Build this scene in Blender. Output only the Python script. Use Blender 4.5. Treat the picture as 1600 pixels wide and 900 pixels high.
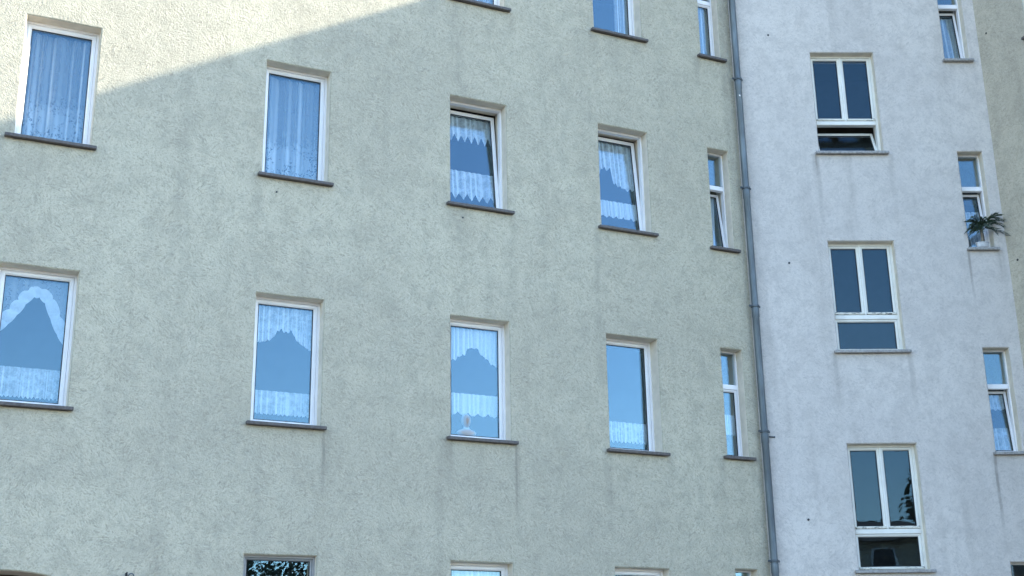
import bpy, bmesh, math, random
from mathutils import Vector, Matrix, noise

random.seed(7)
scene = bpy.context.scene
for o in list(bpy.data.objects):
    bpy.data.objects.remove(o)
COL = scene.collection

# ------------------------------------------------------------------ camera
# solved from the window grid of the two walls (square pixels, 1600 x 900 photo)
F_PX, PITCH, ROLL, CAM_H = 2056.47, 0.3134, -0.0163, 1.65
R_, U_, D_ = Vector((1, 0, 0)), Vector((0, -math.sin(PITCH), math.cos(PITCH))), Vector((0, math.cos(PITCH), math.sin(PITCH)))
R2 = R_ * math.cos(ROLL) + U_ * math.sin(ROLL)
U2 = U_ * math.cos(ROLL) - R_ * math.sin(ROLL)
cam_d = bpy.data.cameras.new('camera')
cam_d.sensor_width = 36.0
cam_d.lens = F_PX / 1600 * 36
cam_d.clip_start, cam_d.clip_end = 0.1, 2000
cam = bpy.data.objects.new('camera', cam_d)
COL.objects.link(cam)
m = Matrix((R2, U2, -D_)).transposed().to_4x4()
m.translation = (0, 0, CAM_H)
cam.matrix_world = m
scene.camera = cam

# the three wall planes: foot point, heading
AA, DA, AB, UC, UE = 0.4421, 14.3941, 0.0385, 10.4719, 3.7296
TA = Vector((math.cos(AA), math.sin(AA), 0)); NA = Vector((TA.y, -TA.x, 0))
OA = -NA * DA
TB = Vector((math.cos(AB), math.sin(AB), 0))
OB = OA + TA * UC
OC = OB + TB * UE
AC = math.atan2(NA.y, NA.x)

# ------------------------------------------------------------------ sky and sun
SUN = (TA * 1.0 + NA * 0.30 + Vector((0, 0, 0.537))).normalized()
SUN_EL = math.asin(SUN.z)
SUN_AZ = math.atan2(SUN.x, SUN.y)            # clockwise from +Y
world = bpy.data.worlds.new('World'); scene.world = world
world.use_nodes = True
wn = world.node_tree.nodes; wn.clear()
sky = wn.new('ShaderNodeTexSky'); sky.sky_type = 'NISHITA'; sky.sun_disc = False
sky.sun_elevation = SUN_EL; sky.sun_rotation = SUN_AZ
sky.air_density = 1.0; sky.dust_density = 0.1; sky.ozone_density = 2.4
bg = wn.new('ShaderNodeBackground'); bg.inputs['Strength'].default_value = 0.15
wo = wn.new('ShaderNodeOutputWorld')
world.node_tree.links.new(sky.outputs[0], bg.inputs[0]); world.node_tree.links.new(bg.outputs[0], wo.inputs[0])
sd = bpy.data.lights.new('sun', 'SUN'); sd.energy = 2.7; sd.angle = math.radians(0.53); sd.color = (1.0, 0.93, 0.80)
sun = bpy.data.objects.new('sun', sd); COL.objects.link(sun)
sun.rotation_euler = (-SUN).to_track_quat('-Z', 'Y').to_euler()
sun.location = (30, 5, 30)
scene.view_settings.view_transform = 'Standard'
scene.view_settings.look = 'None'
scene.view_settings.gamma = 1.0
scene.view_settings.exposure = 2.25
scene.render.engine = 'CYCLES'
scene.cycles.max_bounces = 8
scene.cycles.diffuse_bounces = 3
scene.cycles.transparent_max_bounces = 16

# ------------------------------------------------------------------ materials
class NT:
    def __init__(s, name):
        s.m = bpy.data.materials.new(name); s.m.use_nodes = True
        s.t = s.m.node_tree; s.t.nodes.clear()
        s.out = s.n('ShaderNodeOutputMaterial')
    def n(s, typ, **kw):
        n = s.t.nodes.new(typ)
        for k, v in kw.items():
            if k in n.inputs: s.set(n, k, v)
            else: setattr(n, k, v)
        return n
    def set(s, n, k, v):
        if hasattr(v, 'is_output'): s.t.links.new(v, n.inputs[k])
        else: n.inputs[k].default_value = v
    def math(s, op, a, b=None, c=None, clamp=False):
        n = s.t.nodes.new('ShaderNodeMath'); n.operation = op; n.use_clamp = clamp
        for i, v in enumerate((a, b, c)):
            if v is not None: s.set(n, i, v)
        return n.outputs[0]
    def ramp(s, f, p0, p1, v0=0.0, v1=1.0, smooth=True):
        n = s.t.nodes.new('ShaderNodeMapRange')
        if smooth: n.interpolation_type = 'SMOOTHSTEP'
        s.set(n, 0, f)
        for i, v in ((1, p0), (2, p1), (3, v0), (4, v1)): s.set(n, i, v)
        return n.outputs[0]
    def mix(s, f, a, b, typ='MIX'):
        n = s.t.nodes.new('ShaderNodeMix'); n.data_type = 'RGBA'; n.blend_type = typ
        s.set(n, 0, f); s.set(n, 6, a if hasattr(a, 'is_output') else (*a, 1)); s.set(n, 7, b if hasattr(b, 'is_output') else (*b, 1))
        return n.outputs[2]
    def noise(s, vec, scale, detail=3, rough=0.55, dist=0.0):
        n = s.t.nodes.new('ShaderNodeTexNoise')
        s.set(n, 'Vector', vec)
        for k, v in (('Scale', scale), ('Detail', detail), ('Roughness', rough), ('Distortion', dist)): s.set(n, k, v)
        return n.outputs[0]
    def map(s, vec, scale=(1, 1, 1), loc=(0, 0, 0)):
        n = s.t.nodes.new('ShaderNodeMapping'); s.set(n, 'Vector', vec)
        n.inputs['Scale'].default_value = scale; n.inputs['Location'].default_value = loc
        return n.outputs[0]
    def obj(s):
        return s.t.nodes.new('ShaderNodeTexCoord').outputs['Object']
    def pos(s):
        return s.t.nodes.new('ShaderNodeNewGeometry').outputs['Position']
    def bump(s, h, strength=0.5, dist=0.01, normal=None):
        n = s.t.nodes.new('ShaderNodeBump'); s.set(n, 'Height', h)
        n.inputs['Strength'].default_value = strength; n.inputs['Distance'].default_value = dist
        if normal is not None: s.set(n, 'Normal', normal)
        return n.outputs[0]
    def principled(s, col, rough=0.6, normal=None, **kw):
        n = s.t.nodes.new('ShaderNodeBsdfPrincipled')
        s.set(n, 'Base Color', col if hasattr(col, 'is_output') else (*col, 1)); s.set(n, 'Roughness', rough)
        if normal is not None: s.set(n, 'Normal', normal)
        for k, v in kw.items(): s.set(n, k.replace('_', ' '), v)
        s.t.links.new(n.outputs[0], s.out.inputs[0])
        return s.m

def plaster(name, light, dark, stain_shade_col, stains_shade, grain=1.0, seed=0.0):
    """scraped render: sand grain, worm-like trowel marks, blotches, and rain runs or painted corner shading at the listed places"""
    k = NT(name); p = k.obj()
    p = k.map(p, loc=(seed, seed * 0.7, 0))
    big = k.noise(p, 0.35, 2, 0.6)
    mid = k.noise(p, 1.7, 3, 0.65, 0.6)
    mot = k.noise(p, 4.5, 3, 0.75, 0.0)
    def stroke(ang, sc):
        r = k.t.nodes.new('ShaderNodeMapping'); k.set(r, 'Vector', p); r.inputs['Rotation'].default_value = (0, math.radians(ang), 0)
        return k.noise(k.map(r.outputs[0], scale=sc), 1.0, 2, 0.78, 0.9)
    # trowel strokes: short marks whose direction changes from patch to patch
    s1, s2, s3 = stroke(38, (40, 32, 19)), stroke(-42, (40, 32, 19)), stroke(85, (36, 32, 21))
    f1 = k.ramp(k.noise(p, 2.6, 3, 0.6), 0.44, 0.56); f2 = k.ramp(k.noise(k.map(p, loc=(7, 3, 5)), 3.1, 3, 0.6), 0.48, 0.60)
    def lerp(f, a, b): return k.math('ADD', a, k.math('MULTIPLY', f, k.math('SUBTRACT', b, a)))
    strk = lerp(f2, lerp(f1, s1, s2), s3)
    grn = lerp(0.30, strk, k.noise(p, 55.0, 2, 0.7))
    fine = k.noise(p, 130.0, 2, 0.6)
    col = k.mix(k.ramp(big, 0.32, 0.68), dark, light)
    col = k.mix(k.math('MULTIPLY', k.ramp(mid, 0.45, 0.75), 0.55), col, tuple(0.86 * d for d in dark))
    col = k.mix(k.ramp(mot, 0.40, 0.68, 0, 0.55), col, tuple(0.80 * d for d in dark))
    col = k.mix(k.ramp(grn, 0.46, 0.66, 0, 0.08 + 0.60 * grain), col, tuple(0.60 * d for d in dark))
    col = k.mix(k.ramp(grn, 0.34, 0.47, 0.32 * grain, 0.0), col, tuple(min(1, 1.22 * d) for d in light))
    # vertical streaking of old rain water, very faint
    sv = k.noise(k.map(p, scale=(3.2, 3.2, 0.22)), 1.0, 4, 0.6)
    col = k.mix(k.ramp(sv, 0.52, 0.80, 0, 0.30), col, stain_shade_col)
    # rain runs below the sill ends, and shading painted beside the downpipe
    sx = k.n('ShaderNodeSeparateXYZ'); k.set(sx, 0, k.obj())
    wob = k.math('MULTIPLY', k.math('SUBTRACT', k.noise(k.map(k.obj(), scale=(1, 1, 1)), 2.3, 3), 0.5), 0.05)
    X = k.math('ADD', sx.outputs[0], wob); Z = sx.outputs[2]
    acc = None
    for (u0, z0, ln, w, st) in stains_shade:
        a = k.ramp(k.math('ABSOLUTE', k.math('SUBTRACT', X, u0)), w * 0.25, w, st, 0.0)
        d = k.math('SUBTRACT', z0, Z)
        b = k.math('MULTIPLY', k.math('GREATER_THAN', d, 0.0), k.ramp(d, ln * 0.1, ln, 1.0, 0.0))
        v = k.math('MULTIPLY', a, b)
        acc = v if acc is None else k.math('MAXIMUM', acc, v)
    if acc is not None:
        brk = k.ramp(k.noise(k.map(k.obj(), scale=(6, 6, 2.5)), 1.6, 4, 0.7), 0.25, 0.6, 0.35, 1.0)
        col = k.mix(k.math('MULTIPLY', acc, brk), col, stain_shade_col)
    h = k.math('ADD', k.math('MULTIPLY', grn, -1.5), k.math('MULTIPLY', fine, 0.2))
    h = k.math('ADD', h, k.math('MULTIPLY', mot, 0.5))
    nrm = k.bump(h, 1.0, 0.012 * grain)
    return k.principled(col, 0.93, nrm, **{'Specular_IOR_Level': 0.2})

def simple(name, col, rough=0.6, var=0.12, scale=8.0, bump=0.0, metallic=0.0, stretch=(1, 1, 1)):
    k = NT(name); p = k.map(k.pos(), scale=stretch)
    n = k.noise(p, scale, 4, 0.6)
    c = k.mix(k.ramp(n, 0.25, 0.75), tuple(v * (1 - var) for v in col), tuple(min(1, v * (1 + var)) for v in col))
    nr = k.bump(n, bump, 0.004) if bump else None
    return k.principled(c, rough, nr, Metallic=metallic)

def glass_mat(name, ior, wave):
    k = NT(name)
    n = k.noise(k.pos(), 1.6, 1, 0.4)
    nr = k.bump(n, 0.25, wave)
    ge = k.n('ShaderNodeNewGeometry'); dt = k.n('ShaderNodeVectorMath', operation='DOT_PRODUCT')
    k.set(dt, 0, ge.outputs['Incoming']); k.set(dt, 1, ge.outputs['Normal'])
    sch = k.math('POWER', k.math('SUBTRACT', 1.0, k.math('ABSOLUTE', dt.outputs['Value']), clamp=True), 5.0)
    f0 = ((ior - 1) / (ior + 1)) ** 2                       # Schlick: same from both faces of the unit
    fr = k.math('ADD', f0, k.math('MULTIPLY', sch, 1 - f0))
    tr = k.n('ShaderNodeBsdfTransparent'); k.set(tr, 'Color', (0.93, 0.96, 0.97, 1))
    gl = k.n('ShaderNodeBsdfGlossy'); k.set(gl, 'Roughness', 0.0); k.set(gl, 'Normal', nr); k.set(gl, 'Color', (0.56, 0.84, 1, 1))      # blue tint in the reflection colour deepens the mirrored sky
    mx = k.n('ShaderNodeMixShader')
    k.set(mx, 0, fr); k.t.links.new(tr.outputs[0], mx.inputs[1]); k.t.links.new(gl.outputs[0], mx.inputs[2])
    k.t.links.new(mx.outputs[0], k.out.inputs[0])
    return k.m

def cloth(name, mode):
    """net curtain: woven threads leave it partly see-through; lace motifs are denser and thinner patches"""
    k = NT(name); p = k.obj()
    d = k.n('ShaderNodeBsdfDiffuse'); k.set(d, 'Color', (0.86, 0.87, 0.88, 1))
    t = k.n('ShaderNodeBsdfTranslucent'); k.set(t, 'Color', (0.80, 0.82, 0.84, 1))
    m1 = k.n('ShaderNodeMixShader'); k.set(m1, 0, 0.28)
    k.t.links.new(d.outputs[0], m1.inputs[1]); k.t.links.new(t.outputs[0], m1.inputs[2])
    v = k.n('ShaderNodeTexVoronoi'); k.set(v, 'Vector', p); k.set(v, 'Scale', 46.0)
    n = k.noise(p, 26.0, 3, 0.6, 1.2); n2 = k.noise(p, 11.0, 2, 0.5, 0.8)
    if mode == 'lace':
        a = k.math('ADD', k.ramp(v.outputs[0], 0.15, 0.6, 0.80, 0.66), k.ramp(n2, 0.35, 0.65, -0.12, 0.10))
    elif mode == 'floral':      # plain sheer on top, a floral openwork border towards the hem
        sx = k.n('ShaderNodeSeparateXYZ'); k.set(sx, 0, p)
        clump = k.noise(p, 5.0, 3, 0.6, 0.5)
        hem = k.ramp(k.math('ADD', sx.outputs[2], k.math('MULTIPLY', clump, 0.5)), 0.45, 1.0, 1.0, 0.0)
        hole = k.math('MULTIPLY', k.ramp(n, 0.52, 0.60), k.math('MULTIPLY', hem, k.ramp(clump, 0.40, 0.55)))
        a = k.math('SUBTRACT', k.ramp(hem, 0.0, 1.0, 0.26, 0.46), k.math('MULTIPLY', hole, 0.42))
    elif mode == 'sheer':
        a = k.ramp(n, 0.2, 0.8, 0.34, 0.46)
    else:
        a = k.ramp(n, 0.2, 0.8, 0.80, 0.93)
    ge = k.n('ShaderNodeNewGeometry'); dt = k.n('ShaderNodeVectorMath', operation='DOT_PRODUCT')
    k.set(dt, 0, ge.outputs['Incoming']); k.set(dt, 1, ge.outputs['Normal'])
    c = k.math('MAXIMUM', k.math('ABSOLUTE', dt.outputs['Value']), 0.15)
    a = k.math('SUBTRACT', 1.0, k.math('POWER', k.math('SUBTRACT', 1.0, a, clamp=True), k.math('DIVIDE', 0.62, k.math('POWER', c, 2.4))), clamp=True)
    tr = k.n('ShaderNodeBsdfTransparent')
    m2 = k.n('ShaderNodeMixShader'); k.set(m2, 0, a)
    k.t.links.new(tr.outputs[0], m2.inputs[1]); k.t.links.new(m1.outputs[0], m2.inputs[2])
    k.t.links.new(m2.outputs[0], k.out.inputs[0])
    return k.m

def peeling(name):
    k = NT(name); p = k.pos()
    a = k.noise(k.map(p, scale=(1, 1, 3)), 14.0, 5, 0.7)
    b = k.noise(p, 1.1, 2)
    w = k.math('MULTIPLY', k.ramp(a, 0.50, 0.57), k.ramp(b, 0.36, 0.5))
    c = k.mix(w, (0.72, 0.68, 0.58), (0.10, 0.085, 0.07))
    c = k.mix(k.ramp(k.noise(p, 5, 4), 0.4, 0.8, 0, 0.35), c, (0.52, 0.48, 0.40))
    return k.principled(c, 0.55, k.bump(a, 0.5, 0.003))

MT = {}
MT['pvc'] = simple('white_pvc', (0.86, 0.83, 0.82), 0.35, 0.05, 3.0)
MT['cream'] = simple('cream_paint', (0.78, 0.75, 0.68), 0.5, 0.07, 5.0)
MT['grey_frame'] = simple('grey_frame_paint', (0.30, 0.29, 0.28), 0.5, 0.1, 6.0)
MT['peel'] = peeling('peeling_paint')
MT['gasket'] = simple('black_gasket', (0.02, 0.02, 0.022), 0.7)
MT['sill'] = simple('grey_brown_stone', (0.10, 0.085, 0.078), 0.6, 0.35, 40.0, 0.5)
MT['sill2'] = simple('pale_sill', (0.30, 0.285, 0.27), 0.6, 0.35, 30.0, 0.5)
MT['glass'] = glass_mat('double_glazing', 1.85, 0.004)
MT['glass_old'] = glass_mat('old_glass', 1.44, 0.010)
MT['lace'] = cloth('white_lace', 'lace')
MT['floral'] = cloth('floral_sheer', 'floral')
MT['sheer'] = cloth('plain_sheer', 'sheer')
MT['ruffle'] = cloth('dense_ruffle', 'dense')
MT['zinc'] = simple('weathered_zinc', (0.135, 0.160, 0.175), 0.5, 0.35, 7.0, 0.2, 0.35, (1, 1, 0.25))
MT['zinc_dark'] = simple('dull_zinc', (0.10, 0.115, 0.125), 0.55, 0.3, 20.0, 0.2, 0.4)
MT['reveal'] = simple('smooth_cream_reveal', (0.70, 0.62, 0.50), 0.9, 0.10, 7.0, 0.3)
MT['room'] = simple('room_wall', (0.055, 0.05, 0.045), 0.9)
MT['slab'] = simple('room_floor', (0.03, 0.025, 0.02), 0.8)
MT['roof'] = simple('dark_roof', (0.07, 0.055, 0.05), 0.8, 0.3, 6.0)
MT['gate'] = simple('brown_gate_wood', (0.07, 0.04, 0.026), 0.6, 0.35, 9.0, 0.4, 0, (6, 6, 0.5))
MT['iron'] = simple('dark_iron', (0.04, 0.042, 0.045), 0.5, 0.3, 30.0, 0.2, 0.6)
MT['ground'] = simple('courtyard_asphalt', (0.075, 0.073, 0.07), 0.9, 0.25, 3.0, 0.4)
MT['bark'] = simple('bark', (0.20, 0.165, 0.125), 0.9, 0.35, 12.0, 0.6)
MT['leaf'] = simple('palm_leaf', (0.022, 0.042, 0.022), 0.45, 0.35, 30.0)
MT['pot'] = simple('pale_pot', (0.55, 0.55, 0.56), 0.5, 0.1, 9.0)
MT['soil'] = simple('soil', (0.03, 0.022, 0.016), 0.95, 0.3, 60.0)
MT['ivory'] = simple('ivory_china', (0.40, 0.38, 0.37), 0.35, 0.06, 12.0)
MT['skin'] = simple('painted_plaster', (0.34, 0.27, 0.23), 0.5, 0.06, 12.0)
MT['house'] = simple('ochre_render', (0.42, 0.36, 0.27), 0.9, 0.10, 2.0, 0.3)
MT['bush'] = simple('dark_evergreen', (0.045, 0.065, 0.04), 0.7, 0.4, 3.0)

# ------------------------------------------------------------------ object helpers
def link(name, me, parent=None):
    o = bpy.data.objects.new(name, me); COL.objects.link(o)
    if parent is not None: o.parent = parent
    return o
def mesh_obj(name, verts, faces, mat, parent=None, smooth=None, loc=None):
    me = bpy.data.meshes.new(name); me.from_pydata(verts, [], faces); me.validate(); me.update()
    if mat is not None: me.materials.append(mat)
    if smooth is not None:
        for pl in me.polygons: pl.use_smooth = True
        me.set_sharp_from_angle(angle=math.radians(smooth))
    o = link(name, me, parent)
    if loc is not None: o.location = loc
    return o
def tag(o, label, cat=None, group=None, kind=None):
    o['label'] = label
    if cat: o['category'] = cat
    if group: o['group'] = group
    if kind: o['kind'] = kind
    return o
def empty(name, loc, rz=0.0):
    e = link(name, None); e.location = loc; e.rotation_euler = (0, 0, rz); e.empty_display_size = 0.2
    return e
class MB:
    def __init__(s): s.v = []; s.f = []
    def add(s, vs, fs):
        b = len(s.v); s.v += [tuple(v) for v in vs]; s.f += [tuple(i + b for i in f) for f in fs]
    def box(s, x0, x1, y0, y1, z0, z1, c=0.0):
        """box with chamfered edges"""
        if c <= 0:
            vs = [(x, y, z) for x in (x0, x1) for y in (y0, y1) for z in (z0, z1)]
            s.add(vs, [(0, 1, 3, 2), (4, 6, 7, 5), (0, 4, 5, 1), (2, 3, 7, 6), (0, 2, 6, 4), (1, 5, 7, 3)]); return
        bm = bmesh.new(); bmesh.ops.create_cube(bm, size=1)
        for v in bm.verts:
            v.co = Vector(((x0 + x1) / 2 + v.co.x * (x1 - x0), (y0 + y1) / 2 + v.co.y * (y1 - y0), (z0 + z1) / 2 + v.co.z * (z1 - z0)))
        bmesh.ops.bevel(bm, geom=bm.edges[:], offset=c, segments=1, affect='EDGES')
        bm.verts.index_update()
        s.add([v.co[:] for v in bm.verts], [[v.index for v in f.verts] for f in bm.faces]); bm.free()
    def ring(s, x0, x1, z0, z1, prof):
        """closed profile [(inset, y)] swept round a rectangle with mitred corners"""
        n = len(prof); vs = []
        for (i, y) in prof:
            vs += [(x0 + i, y, z0 + i), (x1 - i, y, z0 + i), (x1 - i, y, z1 - i), (x0 + i, y, z1 - i)]
        fs = []
        for a in range(n):
            b = (a + 1) % n
            for c in range(4):
                d = (c + 1) % 4
                fs.append((a * 4 + c, a * 4 + d, b * 4 + d, b * 4 + c))
        s.add(vs, fs)
    def tube(s, pts, rads, n=10, cap=True):
        rings = []
        for i, p in enumerate(pts):
            p = Vector(p)
            d = (Vector(pts[min(i + 1, len(pts) - 1)]) - Vector(pts[max(i - 1, 0)])).normalized()
            a = d.cross(Vector((0, 0, 1)) if abs(d.z) < 0.9 else Vector((0, 1, 0))).normalized(); b = d.cross(a)
            rings.append([p + (a * math.cos(2 * math.pi * k / n) + b * math.sin(2 * math.pi * k / n)) * rads[i] for k in range(n)])
        vs = [v for r in rings for v in r]; fs = []
        for i in range(len(pts) - 1):
            for k in range(n):
                k2 = (k + 1) % n
                fs.append((i * n + k, i * n + k2, (i + 1) * n + k2, (i + 1) * n + k))
        if cap:
            fs.append(tuple(range(n))[::-1]); fs.append(tuple((len(pts) - 1) * n + k for k in range(n)))
        s.add(vs, fs)
    def lathe(s, prof, n=16, c=(0, 0, 0)):
        vs = []; fs = []
        for (r, z) in prof:
            vs += [(c[0] + r * math.cos(2 * math.pi * k / n), c[1] + r * math.sin(2 * math.pi * k / n), c[2] + z) for k in range(n)]
        for i in range(len(prof) - 1):
            for k in range(n):
                k2 = (k + 1) % n; fs.append((i * n + k, i * n + k2, (i + 1) * n + k2, (i + 1) * n + k))
        fs.append(tuple(range(n))[::-1]); fs.append(tuple((len(prof) - 1) * n + k for k in range(n)))
        s.add(vs, fs)
    def obj(s, name, mat, parent=None, smooth=None, loc=None):
        return mesh_obj(name, s.v, s.f, mat, parent, smooth, loc)

# ------------------------------------------------------------------ walls
def wall_mesh(name, x0, x1, z0, z1, holes, mat, parent, step=0.16, reveal=0.36, wavy=0.004, arch=None, seed=0):
    """outer skin of a rendered wall at y = 0 with rounded, slightly uneven edges round every opening"""
    rr = 0.012
    cut = [(a - rr, b + rr, c - rr, d + rr) for (a, b, c, d) in holes]
    if arch: cut.append((arch[0] - 0.5, arch[1] + 0.5, z0, arch[3] + 0.35))
    def lines(lo, hi, marks):
        ms = sorted(set([round(lo, 4), round(hi, 4)] + [round(q, 4) for q in marks if lo < q < hi])); out = []
        for a, b in zip(ms, ms[1:]):
            k = max(1, int(math.ceil((b - a) / step)))
            out += [a + (b - a) * i / k for i in range(k)]
        return out + [ms[-1]]
    xs = lines(x0, x1, [q for h in cut for q in h[:2]]); zs = lines(z0, z1, [q for h in cut for q in h[2:]])
    def wob(x, z):
        return noise.noise(Vector((x * 0.55 + seed, z * 0.55, 3.1))) * wavy * 1.5 + noise.noise(Vector((x * 2.1, z * 2.1, seed + 9))) * wavy * 0.5
    def ew(x, z, k):
        return noise.noise(Vector((x * 3.7 + k * 17, z * 3.7, seed))) * 0.006
    vs, fs, idx = [], [], {}
    inside = lambda x, z: any(a < x < b and c < z < d for (a, b, c, d) in cut)
    on_edge = lambda x, z: any(a - 1e-3 <= x <= b + 1e-3 and c - 1e-3 <= z <= d + 1e-3 for (a, b, c, d) in cut)
    def vid(i, j):
        if (i, j) not in idx:
            x, z = xs[i], zs[j]
            if on_edge(x, z): q = (x + ew(x, z, 0), 0.0, z + ew(x, z, 1))
            else: q = (x, wob(x, z), z)
            if arch and abs(z - z0) < 1e-6: q = (x, 0, z)
            idx[(i, j)] = len(vs); vs.append(q)
        return idx[(i, j)]
    for i in range(len(xs) - 1):
        for j in range(len(zs) - 1):
            if inside((xs[i] + xs[i + 1]) / 2, (zs[j] + zs[j + 1]) / 2): continue
            fs.append((vid(i, j), vid(i + 1, j), vid(i + 1, j + 1), vid(i, j + 1)))
    for (a, b, c, d), h in zip(cut, holes):
        near = lambda q, l: [k for k, t in enumerate(l) if abs(t - q) < 2e-4][0]
        ia, ib, jc, jd = near(a, xs), near(b, xs), near(c, zs), near(d, zs)
        loop = [(i, jc) for i in range(ia, ib)] + [(ib, j) for j in range(jc, jd)] + [(i, jd) for i in range(ib, ia, -1)] + [(ia, j) for j in range(jd, jc, -1)]
        l0 = [vid(*q) for q in loop]; l1 = []; l2 = []
        for q in loop:
            x = min(max(xs[q[0]], h[0]), h[1]); z = min(max(zs[q[1]], h[2]), h[3])
            e0, e1 = ew(xs[q[0]], zs[q[1]], 0), ew(xs[q[0]], zs[q[1]], 1)
            l1.append(len(vs)); vs.append((x + e0, rr, z + e1))
            l2.append(len(vs)); vs.append((x + e0 * 0.3, reveal, z + e1 * 0.3))
        n = len(loop)
        for k in range(n):
            k2 = (k + 1) % n
            fs.append((l0[k], l1[k], l1[k2], l0[k2])); fs.append((l1[k], l2[k], l2[k2], l1[k2]))
    if arch:
        ax0, ax1, spring, crown = arch
        cx = (ax0 + ax1) / 2; hw = (ax1 - ax0) / 2; rise = crown - spring
        R = (hw * hw + rise * rise) / (2 * rise); cz = crown - R; th = math.asin(hw / R)
        curve = [(ax0, z0), (ax0, z0 + spring * 0.5)] + [(cx + R * math.sin(t), cz + R * math.cos(t)) for t in [-th + 2 * th * k / 28 for k in range(29)]] + [(ax1, z0 + spring * 0.5), (ax1, z0)]
        bx0, bx1, bz1 = ax0 - 0.5, ax1 + 0.5, crown + 0.35
        def outer(p, k):
            if k < 2: return (bx0, p[1])
            if k >= len(curve) - 2: return (bx1, p[1])
            t = (k - 2) / 28; return (bx0 + (bx1 - bx0) * t, bz1)
        lo, li, lb, ld = [], [], [], []
        for k, p in enumerate(curve):
            o = outer(p, k)
            if k == 2: o = (bx0, bz1)
            if k == len(curve) - 3: o = (bx1, bz1)
            lo.append(len(vs)); vs.append((o[0], 0.0, o[1]))
            li.append(len(vs)); vs.append((p[0], 0.0, p[1]))
            q = (cx + (p[0] - cx) * 0.99, p[1] - (0.012 if p[1] > spring else 0))
            lb.append(len(vs)); vs.append((q[0], 0.012, q[1]))
            ld.append(len(vs)); vs.append((q[0], 0.42, q[1]))
        for k in range(len(curve) - 1):
            for s0, s1 in ((lo, li), (li, lb), (lb, ld)): fs.append((s0[k], s0[k + 1], s1[k + 1], s1[k]))
    o = mesh_obj(name, vs, fs, mat, parent, 32)
    o.data.materials.append(MT['reveal'])
    for pl in o.data.polygons:
        if all(vs[q][1] > 0.009 for q in pl.vertices): pl.material_index = 1
    bm = bmesh.new(); bm.from_mesh(o.data); bmesh.ops.recalc_face_normals(bm, faces=bm.faces[:])
    # outer side is -y
    f = max(bm.faces, key=lambda f: abs(f.normal.y) * f.calc_area())
    if f.normal.y > 0: bmesh.ops.reverse_faces(bm, faces=bm.faces[:])
    bm.to_mesh(o.data); bm.free(); o.data.set_sharp_from_angle(angle=math.radians(32))
    return o

# ------------------------------------------------------------------ windows
def rotx(o, x, y, z, ang):
    """sash hinged at its bottom edge, tipped into the room"""
    o.location = (x, y, z); o.rotation_euler = (-ang, 0, 0)
def sash_pane(parent, x0, x1, z0, z1, y, w=0.055, d=0.055, tilt=0.0, mat='pvc', glass='glass', low=None, tilt_z=0.0):
    """sash ring + gasket step + double-glazed unit; origin on the hinge line"""
    b = MB(); W, H = x1 - x0, z1 - z0
    b.ring(0, W, 0, H, [(0, d), (0, 0.004), (0.004, 0), (w - 0.014, 0), (w, 0.016), (w, d)])
    s = b.obj('sash', MT[mat], parent); rotx(s, x0, y, z0, tilt)
    b = MB(); b.ring(w - 0.001, W - w + 0.001, w - 0.001, H - w + 0.001, [(0, 0.034), (0, 0.0165), (0.010, 0.0165), (0.010, 0.034)])
    g = b.obj('gasket', MT['gasket'], parent); rotx(g, x0, y, z0, tilt)
    b = MB(); b.box(w - 0.004, W - w + 0.004, 0.020, 0.036, w - 0.004, H - w + 0.004)
    p = b.obj('pane', MT[glass], parent); rotx(p, x0, y, z0, tilt)
    if tilt_z:
        for q in (s, g, p): q.rotation_euler.z = tilt_z
    return s
def sill(parent, x0, x1, z, front=-0.065, back=0.17, th=0.04, mat='sill'):
    b = MB(); b.box(x0, x1, front, back, z - th, z, 0.006)
    b.v = [(x, y, q - z) for x, y, q in b.v]
    o = b.obj('sill', MT[mat], parent, loc=(0, 0, z))
    o.rotation_euler = (math.radians(2.5), 0, 0)
    return o

def pvc_window(parent, x0, x1, zs, zt, sx0, sx1, rd=0.155, tilt=0.0, label=None, mat='pvc'):
    """one-light plastic window in an opening; zs sill line, zt head"""
    z0 = zs + 0.012
    b = MB(); fw = 0.026
    b.ring(x0 - 0.012, x1 + 0.012, z0 - 0.02, zt + 0.012, [(0, rd + 0.07), (0, rd), (fw + 0.008, rd), (fw + 0.012, rd + 0.006), (fw + 0.012, rd + 0.07)])
    w = b.obj('window', MT[mat], parent)
    sash_pane(w, x0 + fw + 0.002, x1 - fw - 0.002, z0 + 0.022, zt - fw - 0.002, rd + 0.014, w=0.046 if mat == 'pvc' else 0.02, tilt=tilt, mat=mat)
    sill(w, sx0, sx1, zs + 0.014)
    if label: w['label'] = label
    return w
def slim_window(parent, x0, x1, zs, zt, sx0, sx1, rd=0.155, tilt=0.0, frac=0.645, label=None, smat='sill'):
    """narrow window: fixed light above a transom, small sash below"""
    z0 = zs + 0.012; H = zt - z0; tz = z0 + H * frac; fw = 0.018
    b = MB()
    b.ring(x0 - 0.012, x1 + 0.012, z0 - 0.02, zt + 0.012, [(0, rd + 0.07), (0, rd), (fw + 0.008, rd), (fw + 0.012, rd + 0.006), (fw + 0.012, rd + 0.07)])
    b.box(x0 + fw - 0.001, x1 - fw + 0.001, rd - 0.004, rd + 0.066, tz - 0.032, tz + 0.036, 0.005)
    w = b.obj('window', MT['pvc'], parent)
    sash_pane(w, x0 + fw + 0.001, x1 - fw - 0.001, z0 + 0.022, tz - 0.033, rd + 0.012, w=0.032, tilt=tilt)
    b = MB(); b.box(x0 + fw - 0.004, x1 - fw + 0.004, rd + 0.030, rd + 0.046, tz + 0.036, zt - fw + 0.004)
    b.obj('pane', MT['glass'], w)
    sill(w, sx0, sx1, zs + 0.014, mat=smat)
    if label: w['label'] = label
    return w
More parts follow.
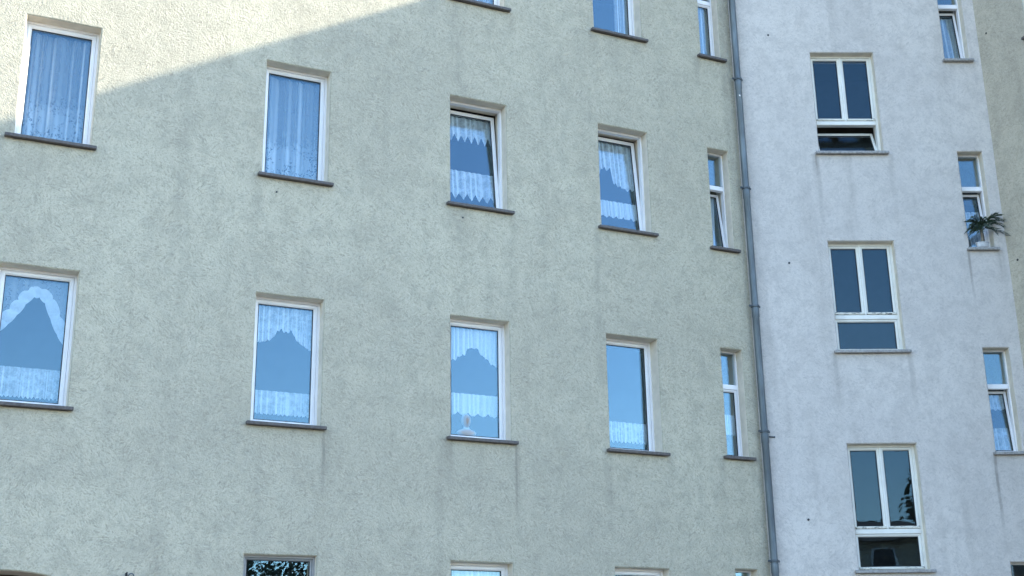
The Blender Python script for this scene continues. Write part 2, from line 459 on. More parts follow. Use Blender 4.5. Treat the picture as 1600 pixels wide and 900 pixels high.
def stair_window(parent, x0, x1, zs, zt, sx0, sx1, rd=0.12, tilt=0.0, label=None):
    """old wooden landing window: two casements over one low hopper light"""
    z0 = zs + 0.012; tz = z0 + 0.515; xm = (x0 + x1) / 2; fw = 0.032
    b = MB()
    b.ring(x0 - 0.012, x1 + 0.012, z0 - 0.02, zt + 0.012, [(0, rd + 0.09), (0, rd), (fw + 0.008, rd), (fw + 0.012, rd + 0.006), (fw + 0.012, rd + 0.09)])
    b.box(x0 + fw - 0.001, x1 - fw + 0.001, rd - 0.006, rd + 0.086, tz - 0.030, tz + 0.034, 0.006)
    b.box(xm - 0.013, xm + 0.013, rd - 0.003, rd + 0.082, tz + 0.030, zt - fw + 0.003, 0.006)
    w = b.obj('window', MT['cream'], parent)
    for (a, c) in ((x0 + fw + 0.001, xm - 0.012), (xm + 0.012, x1 - fw - 0.001)):
        sash_pane(w, a, c, tz + 0.035, zt - fw - 0.002, rd + 0.010, w=0.034, d=0.05, mat='cream', glass='glass_old')
        m2 = MB(); m2.box(a + 0.004, c - 0.004, rd - 0.012, rd + 0.008, tz + 0.040, tz + 0.072, 0.005); m2.obj('weather_bar', MT['peel'], w)
    sash_pane(w, x0 + fw + 0.001, x1 - fw - 0.001, z0 + 0.024, tz - 0.031, rd + 0.012, w=0.034, d=0.05, tilt=tilt, mat='cream', glass='glass_old')
    m2 = MB(); m2.box(x0 + fw + 0.004, x1 - fw - 0.004, rd - 0.020, rd + 0.004, z0 + 0.022, z0 + 0.052, 0.005); m2.obj('weather_bar', MT['peel'], w)
    sill(w, sx0, sx1, zs + 0.014, back=rd + 0.02, mat='sill2')
    if label: w['label'] = label
    return w

# measured openings -------------------------------------------------------------
A_COL = [(0.742, 1.560, 0.640, 1.620), (3.535, 4.349, 3.480, 4.410), (5.970, 6.770, 5.912, 6.846), (8.160, 8.936, 8.100, 9.010), (9.935, 10.280, 9.862, 10.348)]
A_TOP = {0: 12.355, 1: 9.355, 2: 6.355, 3: 3.361}
A_SILL = {0: 10.791, 1: 7.834, 2: 4.818, 3: 1.83}
S_TOP = {0: 12.318, 1: 9.301, 2: 6.344, 3: 3.387}
S_SILL = {0: 10.754, 1: 7.780, 2: 4.844, 3: 1.86}
B_S = (1.176, 2.119, 1.112, 2.177); B_T = (3.196, 3.562, 3.150, 3.612)
BS_TOP = {0: 13.93, 1: 10.934, 2: 7.954, 3: 5.050}; BS_SILL = {0: 12.31, 1: 9.309, 2: 6.334, 3: 3.360}
BT_TOP = {0: 12.33, 1: 9.333, 2: 6.378, 3: 3.455}; BT_SILL = {0: 10.802, 1: 7.827, 2: 4.905, 3: 1.95}
ROOF = 15.0

# rain runs; wall A's list also holds painted shading beside the downpipe
stA = []
for r in range(3):
    for c in range(5):
        zz = (S_SILL if c == 4 else A_SILL)[r]
        for e in random.sample((2, 3), 1 if c < 4 else 2):
            stA.append((A_COL[c][e] + random.uniform(-0.03, 0.03), zz - 0.02, random.uniform(0.5, 1.5), random.uniform(0.05, 0.16), random.uniform(0.12, 0.32)))
stA += [(4.395, 4.79, 1.05, 0.030, 0.75), (6.83, 4.79, 1.25, 0.026, 0.70), (6.05, 7.80, 0.8, 0.20, 0.30), (10.36, 12.5, 9.5, 0.14, 0.40), (5.93, 4.79, 0.9, 0.12, 0.3), (8.12, 4.79, 1.2, 0.10, 0.3)]  # the tallest entry paints the dark shading along the downpipe corner
stB = []
for (u, zd) in ((B_S, BS_SILL), (B_T, BT_SILL)):
    for r in range(1, 3):
        for e in (2, 3):
            stB.append((u[e] + random.uniform(-0.01, 0.03), zd[r] - 0.02, random.uniform(0.5, 1.4), random.uniform(0.04, 0.10), random.uniform(0.15, 0.34)))
stB += [(1.125, 9.28, 0.55, 0.022, 0.8), (1.13, 9.28, 1.6, 0.05, 0.45), (3.165, 7.80, 1.0, 0.028, 0.7), (3.165, 4.88, 1.5, 0.034, 0.85), (3.60, 7.8, 0.8, 0.035, 0.5), (2.17, 6.3, 1.2, 0.06, 0.4), (1.12, 6.3, 1.3, 0.05, 0.4)]
MT['plasterA'] = plaster('grey_yellow_scraped_render', (0.555, 0.50, 0.375), (0.475, 0.427, 0.325), (0.22, 0.20, 0.16), stA, 1.0, 0.0)
MT['plasterB'] = plaster('pale_grey_smooth_render', (0.65, 0.59, 0.53), (0.59, 0.535, 0.485), (0.28, 0.25, 0.22), stB, 0.55, 13.0)
MT['plasterC'] = plaster('olive_grey_render', (0.52, 0.46, 0.355), (0.46, 0.405, 0.315), (0.22, 0.20, 0.16), [], 0.8, 31.0)

def shell(parent, x0, x1, depth, h, mat='room', slabs=(), back=None):
    """sides, rear and flat roof of a wing, its storey floors and the room walls behind the windows"""
    b = MB(); y0 = 0.36
    v = [(x0, y0, 0), (x1, y0, 0), (x1, depth, 0), (x0, depth, 0), (x0, y0, h), (x1, y0, h), (x1, depth, h), (x0, depth, h)]
    b.add(v, [(1, 2, 6, 5), (2, 3, 7, 6), (3, 0, 4, 7)]); b.obj('side_wall', MT['plasterC'], parent)
    b = MB(); b.box(x0 - 0.0, x1 + 0.0, 0.004, depth + 0.2, h + 0.002, h + 0.16, 0.01); b.obj('roof', MT['roof'], parent)
    for z in slabs:
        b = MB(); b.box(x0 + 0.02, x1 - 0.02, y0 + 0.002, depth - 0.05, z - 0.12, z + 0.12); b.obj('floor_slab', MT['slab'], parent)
    bk = back or 2.6
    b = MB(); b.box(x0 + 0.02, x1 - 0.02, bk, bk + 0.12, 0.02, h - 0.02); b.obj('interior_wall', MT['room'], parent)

# ---- left wing (wall A)
bA = empty('apartment_building', OA, AA)
tag(bA, 'grey yellow rendered apartment house wall with rows of lace curtained windows', 'building')
holesA = []
for r in range(4):
    for c in range(5):
        if r == 3 and c == 0: continue
        x0, x1, _, _ = A_COL[c]
        holesA.append((x0, x1, (S_SILL if c == 4 else A_SILL)[r] - 0.02, (S_TOP if c == 4 else A_TOP)[r]))
ARCH = (-0.20, 2.40, 2.64, 3.125)
wall_mesh('wall', -4.0, UC, 0.0, ROOF, holesA, MT['plasterA'], bA, arch=ARCH, seed=1.0)
shell(bA, -4.0, UC - 0.01, 8.0, ROOF, slabs=(1.05, 4.1, 7.1, 10.1, 13.1))
TILT_A = {(2, 1): 0.115, (3, 1): 0.10}
WA = {}
for r in range(4):
    for c in range(5):
        if r == 3 and c == 0: continue
        x0, x1, s0, s1 = A_COL[c]
        if c < 4: WA[(c, r)] = pvc_window(bA, x0, x1, A_SILL[r], A_TOP[r], s0, s1, tilt=TILT_A.get((c, r), 0.0), mat='grey_frame' if (c, r) == (1, 3) else 'pvc', rd={(1, 3): 0.06, (3, 2): 0.20, (3, 0): 0.19}.get((c, r), 0.155))
        else: WA[(c, r)] = slim_window(bA, x0, x1, S_SILL[r], S_TOP[r], s0, s1, tilt={1: 0.13}.get(r, 0.0), frac={2: 0.665}.get(r, 0.645))
WA[(2, 1)]['label'] = 'tilted open window with pointed lace trimmings'
WA[(1, 3)]['label'] = 'grey framed ground floor window'
WA[(3, 1)]['label'] = 'tilted open window with arched net curtain'
# gateway leaf boards behind the arch
n = 13
for k in range(n):
    a = ARCH[0] - 0.02 + (ARCH[1] - ARCH[0] + 0.04) * k / n; e = a + (ARCH[1] - ARCH[0] + 0.04) / n - 0.006
    b = MB(); b.box(a, e, 0.425 + 0.004 * (k % 2), 0.47, 0.03, 3.3, 0.006); b.obj('gate_board', MT['gate'], bA)

# ---- stair wing (wall B)
bB = empty('stair_tower', OB, AB)
tag(bB, 'pale smooth rendered stairwell wing right of the zinc downpipe', 'building')
holesB = []
for r in range(4):
    holesB.append((B_S[0], B_S[1], BS_SILL[r] - 0.02, BS_TOP[r]))
    holesB.append((B_T[0], B_T[1], BT_SILL[r] - 0.02, BT_TOP[r]))
wall_mesh('wall', 0.0, UE + 0.12, 0.0, ROOF, holesB, MT['plasterB'], bB, seed=5.0)
shell(bB, 0.01, UE - 0.01, 6.0, ROOF, slabs=(2.9, 5.75, 8.75, 11.7), back=2.2)
WB = {}
for r in range(4):
    WB[('S', r)] = stair_window(bB, B_S[0], B_S[1], BS_SILL[r], BS_TOP[r], B_S[2], B_S[3], tilt=0.42 if r == 1 else 0.0)
    WB[('T', r)] = slim_window(bB, B_T[0], B_T[1], BT_SILL[r], BT_TOP[r], B_T[2], B_T[3], rd=0.15, tilt={0: 0.12, 1: 0.11, 2: 0.11}.get(r, 0.0), smat='sill2')
WB[('S', 1)]['label'] = 'landing window with its low bottom light tipped open'

# ---- right wing (wall C)
bC = empty('side_wing', OC, AC)
tag(bC, 'olive grey rendered wall at the far right edge', 'building')
wall_mesh('wall', -0.04, 3.0, 0.0, ROOF, [(0.90, 1.75, 10.72, 12.35), (0.90, 1.75, 7.75, 9.35), (0.90, 1.75, 4.8, 6.36), (0.90, 1.75, 1.83, 3.4)], MT['plasterC'], bC, seed=8.0)
for z0, z1 in ((10.74, 12.35), (7.77, 9.35), (4.82, 6.36), (1.85, 3.4)):
    pvc_window(bC, 0.90, 1.75, z0, z1, 0.84, 1.81, rd=0.06)
shell(bC, 0.01, 2.99, 9.0, ROOF, slabs=(1.1, 4.1, 7.1, 10.1, 13.1))

# ------------------------------------------------------------------ downpipe
PU = 0.075
pc = OB + (NA + Vector((TB.y, -TB.x, 0))).normalized() * 0.085 + TA * 0.035
pipe = empty('downpipe', (pc.x, pc.y, 0), AA)
tag(pipe, 'long blue grey zinc rainwater pipe in the corner between the walls', 'drainpipe')
JZ = [0.6, 1.75, 3.465, 5.18, 6.94, 8.70, 10.42, 12.1, 13.8]
for i, z in enumerate(JZ):
    z2 = JZ[i + 1] if i + 1 < len(JZ) else ROOF - 0.1
    zz0 = z if i else 0.05
    b = MB(); b.lathe([(0.047, zz0 - 0.02), (0.0475, z2 - 0.13), (0.053, z2 - 0.12), (0.053, z2 - 0.004), (0.049, z2)], 20)
    b.obj('pipe_section', MT['zinc'], pipe, 40)
    b = MB(); b.lathe([(0.0525, z + 0.016), (0.060, z + 0.020), (0.060, z + 0.046), (0.0525, z + 0.05)], 20)
    b.box(-0.098, -0.056, -0.006, 0.006, z + 0.018, z + 0.048, 0.002); b.box(0.056, 0.085, -0.006, 0.006, z + 0.018, z + 0.048, 0.002)
    b.tube([(-0.08, -0.02, z + 0.033), (-0.08, 0.02, z + 0.033)], [0.007, 0.007], 6)
    b.tube([(0, 0.05, z + 0.033), (0, 0.14, z + 0.033)], [0.008, 0.008], 6)
    b.obj('clamp', MT['zinc_dark'], pipe, 40)
b = MB(); b.tube([(0.05, 0.02, 5.155), (0.155, 0.010, 5.150), (0.165, 0.010, 5.150)], [0.011, 0.011, 0.018], 8)
b.obj('bracket_pin', MT['zinc_dark'], pipe, 40)
b = MB(); b.box(-0.036, -0.012, -0.0525, -0.047, 10.155, 10.18, 0.002); b.obj('white_spot', MT['pvc'], pipe)  # small white spot on the pipe

# anchor holes left in the render
def anchor(parent, x, z, r=0.016):
    b = MB(); b.tube([(0, -0.006, 0), (0, 0.03, 0)], [r, r * 0.9], 8)
    b.obj('anchor_plug', MT['iron'], parent, 40, loc=(x, 0, z))
for (x, z) in ((3.72, 7.637), (6.137, 7.668)): anchor(bA, x, z, 0.012)
for (x, z) in ((0.596, 7.628), (0.561, 4.04), (0.57, 11.219)): anchor(bB, x, z)
for (x, z) in ((0.176, 11.171), (0.162, 7.611)): anchor(bC, x, z)
# wall ring near the gateway
hk = empty('wall_hook', OA + TA * 2.316 + Vector((0, 0, 3.06)), AA)
tag(hk, 'small dark iron hook with ring on the wall near the gateway arch', 'hook')
b = MB(); b.box(-0.03, -0.012, -0.012, 0.003, -0.05, 0.06, 0.003); b.tube([(-0.02, -0.01, 0.05), (-0.02, -0.05, 0.062), (-0.018, -0.06, 0.03)], [0.008] * 3, 7); b.obj('hook_plate', MT['iron'], hk, 40)
b = MB(); b.tube([(0.028 + 0.028 * math.cos(t), -0.03, 0.02 + 0.036 * math.sin(t)) for t in [k * 2 * math.pi / 14 for k in range(15)]], [0.007] * 15, 6, False); b.obj('ring', MT['zinc_dark'], hk, 40)

# ------------------------------------------------------------------ curtains
def curtain(name, label, cat, group, wall, box, top, bottom, mat, folds=9, amp=0.014, y=0.245, scallop=(0, 0), tilt=0.0, hinge=None, taper=None, ruffle=None, seed=0):
    """wall: (origin, heading); box: (x0,x1,z0,z1) of the light; top/bottom: fraction down from the head, number or list of (s, t)"""
    o0, ang = wall; x0, x1, z0, z1 = box; H = z1 - z0; W = x1 - x0
    rng = random.Random(seed * 13 + 5)
    def ev(f, s):
        if not isinstance(f, (list, tuple)): return f
        for (a, fa), (b_, fb) in zip(f, f[1:]):
            if s <= b_: return fa + (fb - fa) * (s - a) / max(1e-6, b_ - a)
        return f[-1][1]
    nx, nz = 110, 14; amp *= 1.6
    ph = [rng.uniform(0, 6.28) for _ in range(4)]
    def fold(s, t):
        q = s * folds * 6.283
        return amp * (math.sin(q + ph[0] + 1.2 * math.sin(q * 0.31 + ph[1])) * 0.7 + 0.4 * math.sin(q * 0.53 + ph[2]) + 0.12 * math.sin(q * 2.1 + ph[3])) * (0.55 + 0.45 * t)
    vs, fs = [], []
    for i in range(nx + 1):
        s = i / nx
        tt, tb = ev(top, s), ev(bottom, s)
        if scallop[0]:
            if scallop[0] < 0: tb += scallop[1] * abs(((s * -scallop[0]) % 1) - 0.5) * 2       # points
            else: tb += scallop[1] * abs(math.sin(s * scallop[0] * math.pi))
        tb += rng.uniform(-1, 1) * 0.004
        for j in range(nz + 1):
            q = j / nz; t = tt + (tb - tt) * q
            xx = s
            if taper: xx = s * (1 + (taper - 1) * q)
            vs.append((x0 + W * xx + fold(s, q) * 0.3, fold(s, q), H * (1 - t)))
    for i in range(nx):
        for j in range(nz):
            a = i * (nz + 1) + j; fs.append((a, a + nz + 1, a + nz + 2, a + 1))
    vs = [(v[0] - x0, v[1], v[2]) for v in vs]
    me_o = mesh_obj(name, vs, fs, MT[mat], None)
    for pl in me_o.data.polygons: pl.use_smooth = True
    M = Matrix.Translation(o0) @ Matrix.Rotation(ang, 4, 'Z')
    if tilt:
        hy, hz = hinge
        M = M @ Matrix.Translation((x0, hy, hz)) @ Matrix.Rotation(-tilt, 4, 'X') @ Matrix.Translation((0, y - hy, z0 - hz))
    else:
        M = M @ Matrix.Translation((x0, y, z0))
    me_o.matrix_world = M
    tag(me_o, label, cat, group)
    if ruffle:       # gathered border sewn along the lower edge
        rv, rf = [], []
        k = len(ruffle)
        for i in range(nx + 1):
            s = i / nx; tb = ev(bottom, s); w = 0.085 + 0.05 * abs(math.sin(s * 28)) ** 0.5; 
            ds = ev(bottom, min(1, s + .03)) - ev(bottom, max(0, s - .03)); nx_ = ds * H; nz_ = 0.06 * W; l = math.hypot(nx_, nz_) or 1
            ux, uz = nx_ / l, nz_ / l
            for j in range(4):
                q = j / 3 - 0.25
                rv.append((W * s + ux * w * q, -0.012 - 0.014 * abs(math.sin(s * 24 + 0.3 * j)), H * (1 - tb) + uz * w * q))
        for i in range(nx):
            for j in range(3):
                a = i * 4 + j; rf.append((a, a + 4, a + 5, a + 1))
        ro = mesh_obj('ruffle', rv, rf, MT['ruffle'], me_o)
        for pl in ro.data.polygons: pl.use_smooth = True
    return me_o

wA, wB = (OA, AA), (OB, AB)
def boxA(c, r):
    x0, x1, _, _ = A_COL[c]
    if c == 4:
        z0 = S_SILL[r] + 0.03; f = 0.665 if r == 2 else 0.645
        return (x0 + 0.05, x1 - 0.05, z0 + 0.04, S_SILL[r] + (S_TOP[r] - S_SILL[r]) * f - 0.05)
    return (x0 + 0.06, x1 - 0.06, A_SILL[r] + 0.075, A_TOP[r] - 0.075)
def hingeA(r): return (0.169, A_SILL[r] + 0.034)
GV, GC, GS = 'lace valances in the windows', 'short cafe curtains in the windows', 'full length net curtains'
E1 = 0.02
def wide(b, e=E1): return (b[0] - e, b[1] + e, b[2], b[3])
curtain('sheer_curtain', 'full length floral net curtain in the partly sunlit window at top left', 'curtain', GS, wA, wide(boxA(0, 1)), 0.0, 1.02, 'floral', 5.0, 0.030, y=0.29, seed=1)
curtain('sheer_curtain', 'full length floral net curtain in the upper window just below the sunlit patch', 'curtain', GS, wA, wide(boxA(1, 1)), 0.0, 1.02, 'floral', 4.6, 0.030, y=0.29, seed=2)
t = TILT_A[(2, 1)]
curtain('lace_valance', 'narrow lace valance with a deep pointed hem in the tilted window', 'valance', GV, wA, boxA(2, 1), 0.0, 0.195, 'lace', 8, 0.010, y=0.235, scallop=(-7, 0.085), tilt=t, hinge=hingeA(1), seed=3)
curtain('cafe_curtain', 'cafe curtain with a deep pointed hem in the tilted window', 'curtain', GC, wA, boxA(2, 1), 0.60, 0.84, 'lace', 8, 0.010, y=0.235, scallop=(-6, 0.075), tilt=t, hinge=hingeA(1), seed=4)
t = TILT_A[(3, 1)]
curtain('lace_valance', 'net valance with a lopsided stepped arch in the tilted window', 'valance', GV, wA, boxA(3, 1), 0.0, [(0, .50), (.14, .45), (.2, .32), (.3, .27), (.36, .30), (.44, .28), (.5, .44), (.62, .47), (.8, .50), (1, .49)], 'lace', 9, 0.011, y=0.235, scallop=(9, 0.018), tilt=t, hinge=hingeA(1), seed=5)
curtain('cafe_curtain', 'plain gathered cafe curtain below the lopsided arched valance', 'curtain', GC, wA, boxA(3, 1), 0.665, 0.83, 'ruffle', 11, 0.011, y=0.235, scallop=(6, 0.022), tilt=t, hinge=hingeA(1), seed=6)
curtain('sheer_curtain', 'drawn back white drape in the tilted narrow window above', 'curtain', GS, wA, boxA(4, 1), 0.0, 1.0, 'ruffle', 3, 0.016, y=0.24, taper=0.55, tilt=0.13, hinge=hingeA(1), seed=7)
curtain('lace_valance', 'arched valance with wide ruffled border in the leftmost lower window', 'valance', GV, wA, boxA(0, 2), 0.0, [(0, .44), (.12, .37), (.25, .28), (.37, .18), (.47, .13), (.58, .13), (.68, .18), (.78, .30), (.88, .41), (1, .50)], 'sheer', 5, 0.010, ruffle=[1], seed=8)
curtain('cafe_curtain', 'cafe curtain with scalloped lace hem in the leftmost lower window', 'curtain', GC, wA, boxA(0, 2), 0.72, 0.945, 'lace', 10, 0.009, scallop=(16, 0.015), seed=9)
curtain('lace_valance', 'stepped arch lace valance in the second lower window from left', 'valance', GV, wA, boxA(1, 2), 0.0, [(0, .32), (.12, .31), (.25, .29), (.33, .26), (.38, .21), (.44, .185), (.5, .205), (.56, .205), (.64, .185), (.68, .24), (.78, .29), (.9, .33), (1, .35)], 'lace', 9, 0.012, scallop=(13, 0.014), seed=10)
curtain('cafe_curtain', 'cafe curtain low in the second lower window from left', 'curtain', GC, wA, boxA(1, 2), 0.735, 0.925, 'lace', 9, 0.010, scallop=(14, 0.012), seed=11)
curtain('lace_valance', 'arched lace valance in the window with the figurine', 'valance', GV, wA, boxA(2, 2), 0.0, [(0, .30), (.16, .29), (.22, .26), (.34, .24), (.38, .195), (.45, .165), (.5, .175), (.56, .165), (.62, .185), (.66, .225), (.78, .26), (.86, .30), (1, .33)], 'ruffle', 11, 0.010, scallop=(10, 0.012), seed=12)
curtain('cafe_curtain', 'cafe curtain hanging above the pale figurine', 'curtain', GC, wA, boxA(2, 2), 0.605, 0.775, 'ruffle', 10, 0.010, scallop=(5, 0.03), seed=13)
curtain('cafe_curtain', 'single cafe curtain at the foot of the fourth lower window', 'curtain', GC, wA, boxA(3, 2), 0.735, 0.915, 'lace', 13, 0.008, y=0.285, scallop=(11, 0.016), seed=14)
curtain('cafe_curtain', 'small net panel in the narrow lower window by the downpipe', 'curtain', GC, wA, boxA(4, 2), 0.36, 0.66, 'ruffle', 5, 0.008, scallop=(5, 0.02), y=0.23, seed=15)
b0 = boxA(3, 0)
curtain('sheer_curtain', 'draped net curtain in the cut off top window second from the downpipe', 'curtain', GS, wA, (b0[1] - 0.22, b0[1] + 0.02, b0[2], b0[3]), 0.0, 1.02, 'sheer', 3, 0.014, y=0.27, seed=16)
curtain('sheer_curtain', 'sheer net curtain in the cut off narrow top window by the downpipe', 'curtain', GS, wA, boxA(4, 0), 0.0, 1.02, 'sheer', 4, 0.010, y=0.25, seed=17)
curtain('sheer_curtain', 'net curtain in the top window cut off above the pointed lace window', 'curtain', GS, wA, wide(boxA(2, 0)), 0.0, 1.02, 'sheer', 8, 0.014, y=0.27, seed=22)
curtain('sheer_curtain', 'white full length curtain in the ground floor window cut off below the figurine', 'curtain', GS, wA, wide(boxA(2, 3)), 0.0, 1.02, 'ruffle', 8, 0.014, y=0.27, seed=18)
curtain('sheer_curtain', 'net curtain in the ground floor window nearest the narrow one', 'curtain', GS, wA, wide(boxA(3, 3)), 0.0, 1.02, 'sheer', 8, 0.012, y=0.27, seed=19)
def boxT(r):
    return (B_T[0] + 0.05, B_T[1] - 0.05, BT_SILL[r] + 0.07, BT_SILL[r] + (BT_TOP[r] - BT_SILL[r]) * 0.645 - 0.05)
def hingeT(r): return (0.162, BT_SILL[r] + 0.034)
curtain('sheer_curtain', 'sheer curtain in the cut off narrow window at top right', 'curtain', GS, wB, boxT(0), 0.04, 1.0, 'sheer', 3, 0.010, y=0.23, tilt=0.12, hinge=hingeT(0), seed=20)
curtain('cafe_curtain', 'net half curtain behind the potted palm', 'curtain', GC, wB, boxT(1), 0.28, 0.96, 'lace', 4, 0.010, y=0.225, tilt=0.11, hinge=hingeT(1), seed=21)
curtain('lace_valance', 'short net valance in the narrow lower right window', 'valance', GV, wB, boxT(2), 0.0, 0.26, 'lace', 4, 0.010, y=0.225, scallop=(3, 0.03), tilt=0.11, hinge=hingeT(2), seed=23)
curtain('cafe_curtain', 'net cafe curtain in the narrow lower right window', 'curtain', GC, wB, boxT(2), 0.60, 0.98, 'lace', 4, 0.010, y=0.225, scallop=(4, 0.02), tilt=0.11, hinge=hingeT(2), seed=24)

# ------------------------------------------------------------------ figurine on the inner sill
c3 = A_COL[2]
fg = empty('figurine', OA + TA * (c3[0] + 0.30) - NA * 0.225 + Vector((0, 0, A_SILL[2] + 0.075)), AA)
tag(fg, 'small pale bust figurine standing low behind the glass under a cafe curtain', 'figurine')
b = MB(); b.lathe([(0.075, 0.0), (0.10, 0.012), (0.125, 0.035), (0.130, 0.055), (0.105, 0.078), (0.060, 0.092), (0.042, 0.105), (0.038, 0.125)], 22)
b.v = [(x, y * 0.36, z) for x, y, z in b.v]; b.obj('bust', MT['ivory'], fg, 60)
b = MB(); b.lathe([(0.004, -0.088), (0.030, -0.080), (0.050, -0.052), (0.060, -0.012), (0.062, 0.025), (0.052, 0.058), (0.028, 0.078), (0.004, 0.084)], 20)
vv = []
for x, y, z in b.v:       # nose, brow and chin on the outer side
    f = max(0.0, -y / 0.06)
    y2 = y * 0.62 - (0.016 * math.exp(-((x / 0.012) ** 2) - ((z + 0.006) / 0.018) ** 2) + 0.006 * math.exp(-((z + 0.068) / 0.014) ** 2)) * f
    vv.append((x * 0.84, y2, z + 0.195))
b.v = vv; b.obj('head', MT['skin'], fg, 70)
b = MB(); b.lathe([(0.004, 0.092), (0.034, 0.086), (0.058, 0.062), (0.068, 0.022), (0.066, -0.02), (0.050, -0.045), (0.035, -0.05)], 18)
b.v = [(x * 0.92, y * 0.62 + 0.016, z + 0.196) for x, y, z in b.v]; b.obj('hair', MT['ivory'], fg, 60)

# ------------------------------------------------------------------ potted palm outside the narrow window
pp = empty('potted_palm', OB + TB * 3.385 + Vector((0, -0.005, BT_SILL[1] + 0.018)), AB)
tag(pp, 'small spiky palm in a low pale pot on the narrow window sill', 'plant')
b = MB(); b.lathe([(0.050, 0.0), (0.060, 0.01), (0.068, 0.075), (0.074, 0.08), (0.074, 0.092), (0.064, 0.094), (0.060, 0.082)], 18)
b.v = [(x * 1.35, y * 0.8, z * 0.8) for x, y, z in b.v]; pot = b.obj('pot', MT['pot'], pp, 40)
b = MB(); b.lathe([(0.058, 0.060), (0.056, 0.066), (0.01, 0.072)], 14); b.v = [(x * 1.35, y * 0.8, z) for x, y, z in b.v]; b.obj('soil', MT['soil'], pot)
b = MB(); b.tube([(0, 0, 0.05), (0.005, -0.01, 0.16), (0, -0.012, 0.30)], [0.020, 0.018, 0.022], 8); b.obj('stem', MT['bark'], pp, 40)
rp = random.Random(11)
def frond(base, tip, sag, nl, ll):
    b = MB(); base, tip = Vector(base), Vector(tip); d = tip - base
    pts = [base + d * q + Vector((0, 0, sag * (4 * q * (1 - q)))) for q in [k / 8 for k in range(9)]]
    b.tube(pts, [0.0035 - 0.0003 * k for k in range(9)], 5)
    side = d.cross(Vector((0, 0, 1))).normalized()
    for k in range(nl):
        q = 0.22 + 0.78 * k / (nl - 1); i = min(7, int(q * 8)); c = pts[i].lerp(pts[i + 1], q * 8 - i)
        tg = (pts[i + 1] - pts[i]).normalized(); L = ll * (0.55 + 0.9 * q * (1.25 - q)) * rp.uniform(0.85, 1.1)
        for sg in (-1, 1):
            dv = (tg * 0.75 + side * sg * 0.62 + Vector((0, 0, rp.uniform(0.05, 0.35)))).normalized()
            wv = dv.cross(Vector((rp.uniform(-.3, .3), 1, rp.uniform(-.3, .3)))).normalized() * 0.0062
            m1 = c + dv * L * 0.45; e = c + dv * L + Vector((0, 0, -0.014)); up = Vector((0, -0.003, 0.002))
            b.add([c - wv * 0.4, c + wv * 0.4, m1 + wv, m1 - wv, m1 + up, e], [(0, 1, 4), (1, 2, 4), (0, 4, 3), (2, 5, 4), (4, 5, 3)])
    b.obj('frond', MT['leaf'], pp)
for k in range(26):
    a = rp.uniform(-math.pi, 0); rr = rp.uniform(0.5, 1)
    tx = 0.06 + 0.30 * math.cos(a) * rr; tz = 0.33 + rp.uniform(-0.16, 0.15); ty = -0.03 + 0.10 * math.sin(a) * rr
    if abs(tx) < 0.08: tz = rp.uniform(0.18, 0.42)
    frond((rp.uniform(-0.015, 0.015), -0.012, rp.uniform(0.22, 0.30)), (tx, ty, tz), rp.uniform(0.03, 0.07), 11, 0.10)

# ------------------------------------------------------------------ ground and what stands behind the camera (seen in the panes)
gv = [(-600, -600, 0), (600, -600, 0), (600, 600, 0), (-600, 600, 0)]
g = mesh_obj('ground', gv, [(0, 1, 2, 3)], MT['ground']); g['kind'] = 'structure'
g['label'] = 'dark asphalt courtyard ground'

hs = empty('opposite_house', (16.5, -24.0, 0), math.radians(180 + 4))
tag(hs, 'ochre house with dark roof mirrored in the bottom landing window', 'house')
b = MB(); b.box(-11, 11, 0, 9, 0, 8.95); b.obj('wall', MT['house'], hs)
b = MB(); b.add([(-11.5, -0.6, 8.9), (11.5, -0.6, 8.9), (11.5, 9.6, 8.9), (-11.5, 9.6, 8.9), (-9.0, 4.5, 10.4), (9.0, 4.5, 10.4)], [(0, 1, 5, 4), (2, 3, 4, 5), (1, 2, 5), (3, 0, 4), (3, 2, 1, 0)]); b.obj('roof', MT['roof'], hs)
for k in range(7):
    for z in (1.2, 4.2, 7.1):
        x = -9.6 + 3.1 * k
        b = MB(); b.ring(x - 0.55, x + 0.55, z, z + 1.5, [(0, 0.02), (0, -0.03), (0.07, -0.03), (0.07, 0.02)]); w = b.obj('window', MT['pvc'], hs)
        b = MB(); b.box(x - 0.49, x + 0.49, -0.015, -0.005, z + 0.06, z + 1.44); b.obj('pane', MT['gasket'], w)

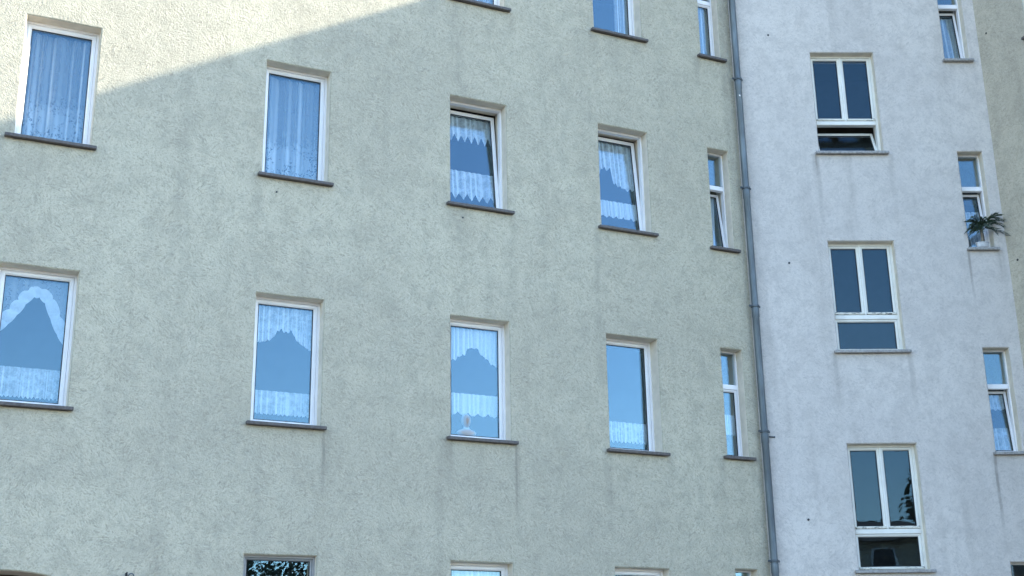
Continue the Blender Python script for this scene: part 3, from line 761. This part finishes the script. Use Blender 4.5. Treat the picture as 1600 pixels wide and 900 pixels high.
def bare_tree(name, loc, h, seed, label, group='bare courtyard trees'):
    rg = random.Random(seed); root = empty(name, loc, rg.uniform(0, 6)); tag(root, label, 'tree', group)
    b = MB(); tw = MB()
    def grow(p, d, L, r, lvl):
        pts, rs = [p], [r]; q = p.copy(); dd = d.copy()
        for k in range(4):
            dd = (dd + Vector((rg.uniform(-1, 1), rg.uniform(-1, 1), rg.uniform(-.4, .7))) * 0.16).normalized()
            q = q + dd * L / 4; pts.append(q.copy()); rs.append(r * (1 - 0.45 * (k + 1) / 4))
        (b if lvl < 2 else tw).tube(pts, rs, 7 if lvl < 2 else 4, False)
        if lvl >= 5: return
        for k in range(rg.choice((3, 4)) if lvl < 4 else 3):
            i = rg.choice((2, 3, 4, 4)); a = rg.uniform(0, 6.28); s = dd.orthogonal().normalized(); s = (Matrix.Rotation(a, 3, dd) @ s)
            grow(pts[i], (dd * 0.8 + s * rg.uniform(0.5, 0.9) + Vector((0, 0, 0.15))).normalized(), L * rg.uniform(0.58, 0.78), rs[i] * rg.uniform(0.5, 0.68), lvl + 1)
    grow(Vector((0, 0, 0)), Vector((0, 0, 1)), h * 0.32, h * 0.034, 0)
    b.obj('trunk', MT['bark'], root, 60); tw.obj('crown', MT['bark'], root)
bare_tree('bare_tree', (26.0, -18.0, 0), 11.5, 3, 'bare tree mirrored in the cut off ground floor window')
bare_tree('bare_tree', (44.0, -12.0, 0), 12.0, 5, 'bare tree mirrored in the right ground floor window')

def bush_tree(loc, rx, rz, seed, label, nq=3000):
    rg = random.Random(seed); root = empty('evergreen_tree', loc); tag(root, label, 'tree', 'dark evergreens behind the yard')
    b = MB(); b.tube([(0, 0, 0), (0.1, 0, rz * 0.8), (0, 0, rz * 1.5)], [0.22, 0.16, 0.06], 8); b.obj('trunk', MT['bark'], root, 60)
    b = MB()
    for k in range(nq):
        v = Vector((rg.gauss(0, 1), rg.gauss(0, 1), rg.gauss(0, 1))).normalized() * rg.uniform(0.5, 1) ** 0.5
        f = 0.75 + 0.45 * noise.noise(v * 1.7 + Vector((seed, 0, 0)))
        c = Vector((v.x * rx * f, v.y * rx * f, rz * 1.15 + v.z * rz * f)); a = Vector((rg.uniform(-1, 1), rg.uniform(-1, 1), rg.uniform(-1, 1))).normalized()
        t = a.orthogonal().normalized() * rg.uniform(0.10, 0.22); u = a.cross(t)
        b.add([c - t, c + u * 0.6, c + t, c - u * 0.6], [(0, 1, 2, 3)])
    b.obj('crown', MT['bush'], root)
bush_tree((22.8, -37.0, 0), 3.4, 6.6, 2, 'dark evergreen left in the mirrored skyline')
bush_tree((27.2, -36.5, 0), 2.4, 7.7, 4, 'taller dark evergreen right in the mirrored skyline')
bush_tree((40.0, -34.0, 0), 7.0, 8.5, 6, 'broad dark evergreen mirrored behind the bare tree', 12000)
